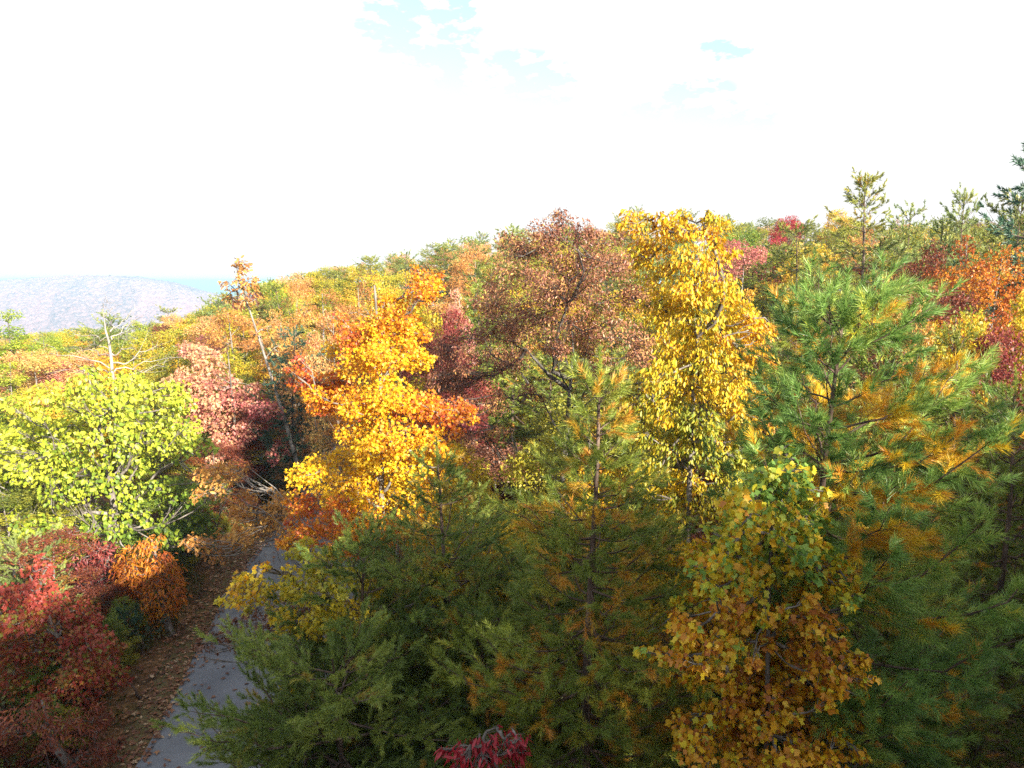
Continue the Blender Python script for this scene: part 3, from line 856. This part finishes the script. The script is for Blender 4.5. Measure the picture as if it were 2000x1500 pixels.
def stand(kind, loc, h, wide, mat, label, rot=None, group=None, cat=None):
    ctr[0] += 1
    r = np.random.default_rng(900 + ctr[0])
    root = thing(NAME[kind], loc, label, cat or ('pine tree' if 'pine' in kind else 'tree'), group)
    root.rotation_euler = (r.normal() * .03, r.normal() * .03, r.uniform(0, 6.28) if rot is None else rot)
    root.scale = (wide, wide, h / 10.0)
    tr_, cr_ = KINDS[kind, ctr[0] % 2]
    link('trunk', tr_, root)
    c = link('crown', cr_, root)
    c.material_slots[0].link = 'OBJECT'
    c.material_slots[0].material = M[mat]
    return root


def mid(px, py, d, wide, kind, mat, label, drop=0.0, group=None):
    """A tree whose top is seen at px, py, d metres off."""
    p = W(px, py, d)
    z = float(zt(p[0], d)) - drop
    return stand(kind, (p[0], d, z), max(3.0, p[2] - z), wide, mat, label, group=group)


#@MID
for row in [
    # left of the road, beyond the yellow green tree
    (26, 598, 36, 1.15, 'cone', 'lime', 'bright yellow green cone shaped tree standing clear against the pale valley'),
    (-40, 640, 36, .9, 'round', 'lime', 'yellow green crown cut by the picture edge next to the cone shaped tree'),
    (90, 655, 44, .9, 'round', 'lime', 'lime yellow tree just past the cone shaped tree'),
    (150, 640, 52, .9, 'broad', 'gold_mix', 'golden tree rising behind the dead tree, on its open side'),
    (205, 618, 48, .9, 'pine_round', 'needle_pale', 'pale green pine right behind the dead tree'),
    (262, 620, 50, .8, 'tall', 'lime', 'fresh yellow green tree beyond the tip of the dead tree'),
    (320, 604, 60, .9, 'pine_layered', 'needle_olive', 'dark flat topped pine on the skyline above the rosy maple'),
    (300, 645, 42, .9, 'broad', 'gold_mix', 'yellow tree under the dark flat topped skyline pine'),
    (365, 630, 44, .9, 'broad', 'hickory', 'golden tree above the rosy pink maple'),
    (345, 612, 56, .7, 'round', 'peach', 'small orange crown on the skyline beside the flat topped pine'),
    (415, 583, 46, .85, 'pine_round', 'needle_pale', 'pale grey green pine in front of the far blue plain'),
    (385, 650, 34, .55, 'round', 'pink', 'small pinkish crown among golden ones above the rosy maple'),
    (60, 680, 32, .85, 'broad', 'peach', 'salmon orange tree left of the dead tree'),
    (110, 700, 33, .7, 'round', 'pink', 'pink red tree whose crown meets the left arms of the dead tree'),
    (175, 680, 34, .8, 'broad', 'peach', 'peach coloured crown directly behind the dead tree trunk'),
    (255, 660, 32, .9, 'broad', 'hickory', 'yellow crown behind the right arms of the dead tree'),
    (330, 670, 30, .7, 'round', 'olive', 'olive tree between the dead tree and the rosy maple'),
    (15, 700, 31, .8, 'tall', 'lime', 'pale lime tree at the edge above the heart leaved tree'),
    (70, 745, 28, .7, 'round', 'gold_mix', 'salmon and yellow crown just over the heart leaved tree'),
    (-60, 740, 26, .8, 'broad', 'lime', 'lime crown at the far edge behind the heart leaved tree'),
    (300, 740, 26, .6, 'round', 'olive', 'dull green crown squeezed behind the heart leaved tree'),
    # above the orange maple
    (450, 600, 32, .9, 'vase', 'bronze', 'tan oak below the slender leaning oak'),
    (510, 560, 40, .8, 'pine_layered', 'needle_olive', 'olive pine half hidden behind the slender leaning oak'),
    (565, 545, 36, .65, 'sparse', 'bronze', 'thin pale stemmed oak with amber leaves next to the slender leaning oak'),
    (535, 620, 34, .6, 'vase', 'peach', 'peach and amber young oak before a dark evergreen gap'),
    (560, 650, 27, .8, 'pine_round', 'needle_blue', 'dark blue green pine in the gap behind pale oak stems'),
    (620, 560, 30, .8, 'vase', 'bronze', 'tan and amber oak above the pale oak stems'),
    (600, 540, 60, .9, 'pine_layered', 'needle_olive', 'olive pine on the skyline over the amber oaks'),
    (655, 600, 22, .6, 'vase', 'peach', 'peach flecked oak left of the orange maple top'),
    (590, 700, 30, .6, 'vase', 'peach', 'peach and amber bushy oak beside the orange maple'),
    (690, 545, 23, .6, 'vase', 'bronze', 'tan and amber oak with a straight white stem over the maple'),
    (735, 530, 27, .7, 'sparse', 'gold_mix', 'thin yellow tree poking above the maple'),
    (780, 560, 20, .6, 'round', 'gold_mix', 'gold crown touching the top of the orange maple'),
    (720, 505, 60, .9, 'pine_layered', 'needle_olive', 'flat topped skyline pine above the white stemmed oak'),
    (790, 525, 44, .9, 'broad', 'gold_mix', 'golden round crown on the slope above the maple'),
    (800, 495, 62, .9, 'pine_round', 'needle_pale', 'pale green pine on the slope above the golden round crown'),
    (870, 480, 60, 1.0, 'pine_round', 'needle', 'deep green pine on the skyline between the maple and the oak'),
    (930, 470, 48, 1.0, 'pine_layered', 'needle_pale', 'pale olive pine rising beside the round topped oak'),
    (880, 560, 24, .55, 'tall', 'pink', 'small magenta tree between the maple and the oak'),
    (855, 600, 22, .5, 'round', 'maroon', 'dark red crown against the right shoulder of the orange maple'),
    (870, 640, 20, .65, 'broad', 'maroon', 'maroon crown between the orange maple and the oak'),
    (915, 560, 27, .8, 'pine_spire', 'needle', 'green pine left of the round topped oak'),
    (950, 520, 30, .8, 'pine_round', 'needle_olive', 'olive yellow pine tucked behind the oak, on the maple side'),
    (990, 445, 40, .7, 'pine_spire', 'needle_pale', 'pale pine tip showing over the shoulder of the oak'),
    (525, 548, 52, 1.0, 'broad', 'gold_mix', 'golden tree on the skyline between the leaning oak and the pale stemmed oak'),
    (575, 530, 58, 1.0, 'vase', 'peach', 'peach coloured oak on the skyline over the pale stemmed oak'),
    (645, 518, 60, 1.0, 'broad', 'olive', 'olive crown on the skyline left of the flat topped slope pine'),
    (440, 575, 62, .9, 'pine_round', 'needle_olive', 'round olive pine on the skyline hiding part of the blue plain'),
    (480, 566, 44, .8, 'round', 'maroon', 'small dark red crown behind the leaning oak'),
    # behind the oak and the golden tree
    (1060, 700, 22, .9, 'pine_round', 'needle', 'green pine seen through the lower limbs of the oak'),
    (1160, 760, 19, .8, 'broad', 'olive', 'olive tree low behind the dark forked trunk'),
    (1215, 720, 20, .7, 'pine_round', 'needle_olive', 'olive pine between the oak and the golden tree'),
    (960, 860, 18, .7, 'broad', 'brown', 'brown thicket tree under the lowest oak limbs'),
    (900, 870, 15.5, .55, 'round', 'yellow_maple', 'yellow leaved sapling in the gap below the oak'),
    (1210, 430, 50, .9, 'pine_layered', 'needle_olive', 'olive pine on the skyline between the oak and the golden tree'),
    (1250, 410, 62, .8, 'pine_round', 'needle', 'green pine top just left of the golden tree tip'),
    (1345, 415, 60, .8, 'pine_round', 'needle_olive', 'olive pine top between the two golden tips'),
    # right half
    (1425, 420, 70, .8, 'pine_spire', 'needle', 'thin dark spire on the skyline right of the golden tree'),
    (1440, 455, 48, 1.0, 'pine_round', 'needle', 'rounded green pine right of the golden tree'),
    (1500, 425, 66, 1.0, 'broad', 'olive', 'olive tree on the skyline beside the red skyline tree'),
    (1545, 418, 58, .8, 'round', 'crimson', 'crimson tree on the skyline'),
    (1490, 480, 40, 1.0, 'pine_layered', 'needle_olive', 'broad olive pine below the olive skyline tree'),
    (1570, 440, 34, 1.0, 'pine_layered', 'needle_olive', 'layered olive pine with a dark trunk below the crimson skyline tree'),
    (1640, 408, 56, .8, 'round', 'gold_mix', 'orange and gold tree on the skyline before the tall pine'),
    (1700, 345, 30, 1.15, 'pine_spire', 'needle_olive', 'tallest olive pine with a thin wispy top breaking the skyline'),
    (1770, 412, 34, 1.0, 'pine_round', 'needle_pale', 'pale green pine beside the tallest olive pine'),
    (1470, 560, 22, .5, 'tall', 'gold_mix', 'pale orange sapling behind the golden tree shoulder'),
    (1755, 520, 16, .42, 'tall', 'bronze', 'small bright orange tree behind the big long needled pine'),
    (1790, 580, 14.5, .4, 'tall', 'bronze', 'second small orange tree just below the bright orange one'),
    (1840, 440, 26, .75, 'pine_spire', 'needle_pale', 'thin pale pine over the rust coloured oaks'),
    (1890, 378, 27, .75, 'pine_spire', 'needle_pale', 'pointed yellow green pine above the rust coloured oaks'),
    (1830, 470, 22, .7, 'vase', 'russet', 'rust red oak below the thin pale pine'),
    (1895, 450, 20, .7, 'vase', 'amber', 'orange flecked oak below the pointed yellow green pine'),
    (1950, 480, 19, .8, 'vase', 'amber', 'copper coloured oak at the picture edge'),
    (1870, 540, 17, .7, 'broad', 'russet', 'dark rust oak above the fresh green pine'),
    (1985, 560, 15, .6, 'round', 'yellow_maple', 'olive yellow tree at the picture edge below the copper oak'),
    (1860, 590, 14.5, .5, 'round', 'hickory', 'mustard yellow crown right behind the fresh green pine'),
    (1960, 640, 14, .5, 'round', 'maroon', 'dark maroon crown at the edge above the cut green pine'),
    (1990, 380, 24, .9, 'pine_round', 'needle_olive', 'dark pine filling the upper picture edge'),
    (1700, 640, 12, .7, 'pine_round', 'needle', 'green pine close behind the big long needled pine'),
    (1620, 620, 14, .7, 'pine_round', 'needle', 'green pine between the narrow spire and the big pine'),
    (1470, 800, 14, .7, 'broad', 'russet', 'rusty crown low behind the golden tree'),
    (1860, 800, 13, .7, 'pine_round', 'needle_dark', 'dark green pine behind the right arms of the big pine'),
    (1960, 900, 12.5, .8, 'pine_round', 'needle_dark', 'dark shaded pine at the edge beneath the cut green pine'),
    (1800, 1320, 9.8, .45, 'round', 'yellow_maple', 'dim yellow sapling in the deep shade beside the tulip tree'),
    (1730, 1180, 10.5, .6, 'pine_round', 'needle_dark', 'small dark pine in deep shade next to the tulip tree'),
    (1100, 850, 12.6, .5, 'broad', 'olive', 'olive yellow tree covering the foot of the round topped oak'),
    (1180, 900, 11.6, .42, 'round', 'hickory', 'yellow sapling between the centre pine and the golden tree'),
    (960, 990, 11.4, .5, 'broad', 'yellow_maple', 'yellow olive sapling above the dense shaded pine'),
    # low fill on both banks of the road
    (20, 1010, 19, .7, 'broad', 'olive', 'olive bush under the heart leaved tree'),
    (330, 1010, 20.5, .6, 'round', 'green', 'green understory tree below the heart leaved tree'),
    (420, 960, 25, .6, 'broad', 'russet', 'rusty thicket tree across the road from the maple'),
    (555, 930, 37, .7, 'broad', 'brown', 'brown leaved tree where the road vanishes'),
    (465, 930, 28, .7, 'vase', 'russet', 'russet oak beyond the bronze leaved limb'),
    (100, 1090, 16, .5, 'round', 'russet', 'dim russet bush behind the scarlet maple'),
    (900, 950, 12.5, .6, 'broad', 'yellow_maple', 'yellow green tree behind the dark leader pine'),
    (1240, 1010, 10.2, .6, 'pine_round', 'needle', 'green pine between the centre pine and tulip tree'),
    (1330, 1060, 9.6, .5, 'round', 'hickory', 'yellow sapling behind the tulip tree'),
    (990, 1240, 10.2, .55, 'pine_round', 'needle_dark', 'dark pine deep behind the crimson dogwood'),
    (800, 1300, 10.0, .5, 'pine_round', 'needle_dark', 'dark pine deep inside the pine group'),
    (1240, 1300, 9.0, .45, 'pine_round', 'needle', 'shaded pine at the foot of the centre pine'),
]:
    mid(*row)

# tall pine cut by the right picture edge: its boughs reach into view
mid(2096, 300, 19, 1.0, 'pine_layered', 'needle_blue', 'tall dark pine at the picture edge, only its upper boughs showing against the sky')

#@FAR
# slope beyond: individual trees of a few kinds
rng = np.random.default_rng(77)
FAR = [('pine_layered', 'needle_olive', 'olive flat topped pine on the far wooded slope', 'olive pines on the far slope'),
       ('pine_round', 'needle', 'green round topped pine on the far wooded slope', 'green pines on the far slope'),
       ('pine_spire', 'needle_pale', 'pale pointed pine on the far wooded slope', 'pale pines on the far slope'),
       ('broad', 'gold_mix', 'golden broad crown on the far wooded slope', 'golden trees on the far slope'),
       ('round', 'peach', 'orange round crown on the far wooded slope', 'orange trees on the far slope'),
       ('round', 'olive', 'olive green hardwood crown on the far wooded slope', 'olive hardwoods on the far slope'),
       ('broad', 'lime', 'yellow green crown on the far wooded slope', 'yellow green trees on the far slope'),
       ('round', 'pink', 'rosy crown on the far wooded slope', 'rosy trees on the far slope'),
       ('vase', 'bronze', 'tan oak crown on the far wooded slope', 'tan oaks on the far slope'),
       ('broad', 'russet', 'rust coloured crown on the far wooded slope', 'rust coloured trees on the far slope')]
pts = []
tries = 0
while len(pts) < 235 and tries < 20000:
    tries += 1
    d = rng.uniform(24, 104)
    u = rng.uniform(-.80, .78)
    x = u * d
    if abs(x - (road_left(d) + RW / 2)) < 4 and d < 60:
        continue
    if all((x - a_) ** 2 + (d - b_) ** 2 > (2.4 + d * .016) ** 2 for a_, b_ in pts):
        pts.append((x, d))
for x, d in pts:
    u = x / d
    if u < -.3:
        p = [.14, .12, .08, .16, .10, .10, .12, .05, .08, .05]
    elif u < 0:
        p = [.18, .18, .10, .12, .10, .10, .03, .04, .10, .05]
    else:
        p = [.26, .22, .10, .08, .08, .12, .02, .02, .05, .05]
    k, m_, lb, gr = FAR[rng.choice(10, p=p)]
    z = float(zt(x, d))
    # crowns stay just below the skyline of the photograph
    sky_px = np.interp(u, [-.80, -.69, -.55, -.45, -.41, -.37, -.33, -.2, -.1, 0, .1, .18, .3, .8], [648, 646, 632, 615, 592, 562, 540, 500, 466, 440, 425, 420, 424, 412]) + 4 + max(0, 42 - d) * 9
    lim = W(1000, sky_px, d)[2] - z
    h = min(rng.uniform(9.5, 14.5), lim * rng.uniform(.9, 1.0))
    if h < 3:
        continue
    stand(k, (x, d, z - .1), h, rng.uniform(.75, 1.3) * (.7 + .3 * h / 10), m_, lb, group=gr)

# trees on the bank behind the camera: they shade the foreground
rng = np.random.default_rng(88)
for row_, (q0, top) in enumerate([(9.5, 11.9), (12.0, 12.8), (15, 13.8)]):
    for k, p in enumerate(np.arange(-26, 27, 1.9)):
        p = p + rng.uniform(-.5, .5) + .9 * row_
        q = q0 + rng.uniform(-.7, .7)
        x, y = SX * q - SY * p, SY * q + SX * p
        z = float(zt(x, y))
        stand(['pine_round', 'broad'][(k + row_) % 2], (x, y, z - .1), top + float(np.interp(p, [0, 4.5, 6, 8, 12, 18], [.1, .3, 0, -1.1, -1.1, 0])) + rng.normal() * .3 - z, .85, ['needle_dark', 'olive'][(k + row_) % 2],
              ['dark pine on the bank outside the frame that shades the foreground', 'olive tree on the bank outside the frame that shades the foreground'][(k + row_) % 2],
              group=['pines on the bank behind the viewer', 'hardwoods on the bank behind the viewer'][(k + row_) % 2])

#@GROUNDSTUFF
# fallen leaves on road and verge
rng = np.random.default_rng(99)
a = Acc()
n = 5200
y = rng.uniform(7, 34, n)
onroad = rng.uniform(size=n) < .18
x = np.where(onroad, road_left(y) + rng.uniform(0, 1, n) ** 1.3 * RW, road_left(y) + .15 - np.abs(rng.normal(0, .75, n)))
z = zt(x, y) + np.where(onroad, .075, .075)
P = np.stack([x, y, z], -1)
for i, kd in enumerate(['lobed', 'ellipse', 'maple']):
    s = slice(i * n // 3, (i + 1) * n // 3)
    m_ = len(P[s])
    put_leaves(a, kd, P[s], rng.normal(size=(m_, 3)) * (1, 1, .15), np.array((0, 0, 1.)) + rng.normal(size=(m_, 3)) * .25, rng.uniform(.07, .13, m_), rng.uniform(0, 1, m_))
M['litter'] = leaf_mat('fallen_leaf', [(0, (.10, .04, .025)), (.5, (.22, .09, .045)), (.85, (.34, .17, .08)), (1, (.50, .38, .24))], .1, .6)
tag(link('fallen_leaves', a.mesh('fallen_leaves', M['litter'])), 'brown fallen leaves scattered on the asphalt and along the verge', 'leaves', kind='stuff')
# litter and seedlings on the forest floor
a = Acc()
n = 16000
y = rng.uniform(4, 30, n)
x = rng.uniform(-1, 1, n) * (y * .75 + 3)
keep = (x < road_left(y) - 1.3) | (x > road_left(y) + RW + .2)
x, y = x[keep], y[keep]
P = np.stack([x, y, zt(x, y) + .10 + rng.uniform(0, .25, len(x)) ** 2], -1)
put_leaves(a, 'lobed', P, rng.normal(size=P.shape) * (1, 1, .3), np.array((0, 0, 1.)) + rng.normal(size=P.shape) * .4, rng.uniform(.08, .16, len(P)), rng.uniform(0, .85, len(P)))
tag(link('leaf_litter', a.mesh('leaf_litter', M['litter'])), 'brown leaf litter covering the forest floor under the trees', 'leaf litter', kind='stuff')

#@HILL
us = np.linspace(-.95, -.12, 90)
ds = np.linspace(850, 2900, 60)
crest_u = [-.95, -.8, -.69, -.59, -.5, -.45, -.40, -.36, -.28, -.2, -.12]
crest_z = [-40, -8, 6, 19, 16, 2, -26, -46, -85, -112, -122]


def hill_z(u, d):
    s = np.where(d < 1900, sstep((d - 900) / 1000.0), 1 - sstep((d - 1900) / 950.0))
    return -121 + (np.interp(u, crest_u, crest_z) + 119) * s + 7 * vnoise(u * 60, d / 90.0, 21) * s * (1 - s) * 3


U, D = np.meshgrid(us, ds)
a = Acc()
grid_sheet(a, U * D, D, hill_z(U, D) - 4)
M['hill'] = noise_mat('wooded_hillside', [(.28, .20, .19), (.34, .23, .21), (.28, .21, .18)], .02, bump=0)
tag(link('hill', a.mesh('hill', M['hill'], True)), kind='structure')
rng = np.random.default_rng(123)
a = Acc()
U, D = np.meshgrid(np.linspace(-.92, -.2, 420), np.linspace(980, 1990, 250))
U = U + rng.normal(0, .0005, U.shape)
D = D + rng.normal(0, 1.0, D.shape)
bump = rng.normal(0, 1.0, U.shape)
bump = bump + .6 * (np.roll(bump, 1, 0) + np.roll(bump, 1, 1) + np.roll(bump, -1, 1))
tone = np.clip(.58 + .28 * vnoise(U * 40, D / 130.0, 31) + .16 * vnoise(U * 160, D / 30.0, 33) - .10 * bump + rng.normal(0, .12, U.shape), 0, 1)
grid_sheet(a, U * D, D, hill_z(U, D) + 3.0 + 1.0 * bump, tone.ravel())
M['far_wood'] = leaf_mat('far_autumn_wood', [(0, (.14, .12, .125)), (.35, (.28, .185, .175)), (.6, (.37, .23, .21)), (1, (.43, .215, .22))], .1, .9, .0)
tag(link('distant_forest', a.mesh('distant_forest', M['far_wood'], True)), 'hazy pink and lavender autumn forest covering the far hill', 'forest', kind='stuff')
# low ridge on the far plain
us = np.linspace(-.9, .9, 70)
ds = np.linspace(9000, 15000, 20)
U, D = np.meshgrid(us, ds)
a = Acc()
grid_sheet(a, U * D, D, -123 + 95 * np.sin((D - 9000) / 6000 * PI) * (.7 + .3 * vnoise(U * 9, D / 3000, 40)))
tag(link('far_ridge_hills', a.mesh('far_ridge', M['hill'], True)), kind='structure')

#@HAZE
a = Acc()
x0, x1, y0, y1, z0, z1 = -33000, 33000, -1500, 33000, -130, 17
V = [(x, y, z) for z in (z0, z1) for y in (y0, y1) for x in (x0, x1)]
a.add(V, [[(0, 2, 3, 1), (4, 5, 7, 6), (0, 1, 5, 4), (2, 6, 7, 3), (0, 4, 6, 2), (1, 3, 7, 5)]])
m, n_, N_, L_ = new_mat('haze')
pv = N_('ShaderNodeVolumePrincipled')
pv.inputs['Color'].default_value = (.38, .63, .86, 1)
pv.inputs['Density'].default_value = 4.2e-4
pv.inputs['Anisotropy'].default_value = 0.0
L_(pv.outputs[0], N_('ShaderNodeOutputMaterial').inputs['Volume'])
tag(link('haze', a.mesh('haze', m)), 'pale blue haze fading the far hill and plain', 'haze', kind='stuff')

# low evergreens and weeds along the foot of the bank beside the verge
rng = np.random.default_rng(140)
EV = [(12.2, -8.3, .8, 'needle_dark', 'knee high dark pine seedling nearest the bottom edge beside the verge'),
      (13.6, -8.5, 1.3, 'needle_blue', 'waist high blue green pine seedling on the verge under the scarlet maple'),
      (15.2, -8.7, 1.1, 'needle_dark', 'dark pine seedling between the scarlet maple and the small burnt orange tree'),
      (19.2, -9.6, 1.6, 'needle_dark', 'dark young pine just beyond the small burnt orange tree'),
      (21.5, -9.9, 1.8, 'needle_dark', 'dark young pine under the bronze oak boughs')]
for i, (y, x, h, m_, lb) in enumerate(EV):
    b = np.array((x, y, float(zt(x, y))))
    wl = pine(np.random.default_rng(150 + i), h, lambda t: .12 + .42 * t, whorl=.22, nl=.07, npt=26, w=.007, shoot=.12, dead=.02, sub=.12, trunk_r=.025, leader=.2, depth=h * .92)
    finish('pine_seedling', b, wl, 'bark_pine', m_, lb, 'pine seedling')
a = Acc()
n = 14000
y = rng.uniform(10.5, 30, n)
off = rng.uniform(0, 1, n) ** .7 * 3.2
x = road_left(y) - .7 - off
clump = vnoise(x * 2.2, y * 2.2, 51)
k_ = clump > -.15
x, y, off, clump = x[k_], y[k_], off[k_], clump[k_]
P = np.stack([x, y, zt(x, y) + .08 + rng.uniform(0, .5, len(x)) * np.clip(off * .7, .15, 1)], -1)
put_leaves(a, 'spray', P, rng.normal(size=P.shape) * .5 + (0, 0, .8), rng.normal(size=P.shape), rng.uniform(.10, .2, len(P)), np.clip(.35 + .3 * clump + rng.normal(0, .2, len(P)), 0, 1))
M['weed'] = leaf_mat('roadside_weed', [(0, (.05, .07, .02)), (.5, (.12, .12, .03)), (.8, (.22, .13, .04)), (1, (.26, .09, .05))])
tag(link('undergrowth', a.mesh('undergrowth', M['weed'])), 'low green and russet undergrowth on the bank beside the verge', 'undergrowth', kind='stuff')

# low shrubs closing in on the verge
rng = np.random.default_rng(170)
for i, y in enumerate(np.arange(10.6, 24, .95)):
    x = road_left(y) - 1.55 - rng.uniform(0, .9)
    m_, lb, gr = [('green', 'knee high green shrub on the road bank', 'green shrubs on the road bank'), ('russet', 'knee high russet shrub on the road bank', 'russet shrubs on the road bank'),
                  ('olive', 'knee high olive shrub on the road bank', 'olive shrubs on the road bank')][i % 3]
    o = stand('round', (x, y, float(zt(x, y)) - .25), rng.uniform(1.0, 1.6), rng.uniform(.2, .3), m_, lb, group=gr, cat='shrub')
    o.name = 'roadside_shrub'

# unseen trees added right of the frame to block light and deepen the shade
for x, y, h, m_, k in [(8.0, 3.2, 8.0, 'needle_dark', 'pine_round'), (9.6, 5.8, 8.4, 'needle_dark', 'pine_round'), (11.2, 8.4, 8.8, 'olive', 'broad'), (12.6, 10.8, 9.0, 'needle_dark', 'pine_round'), (10.8, 3.4, 8.6, 'olive', 'broad'), (13.4, 7.0, 9.0, 'needle_dark', 'pine_round')]:
    stand(k, (x, y, float(zt(x, y)) - .1), h, .95, m_, ['added dark pine outside the frame that deepens the shade', 'added olive tree outside the frame that deepens the shade'][m_ == 'olive'],
          group=['added shade pines outside the frame', 'added shade hardwoods outside the frame'][m_ == 'olive'])
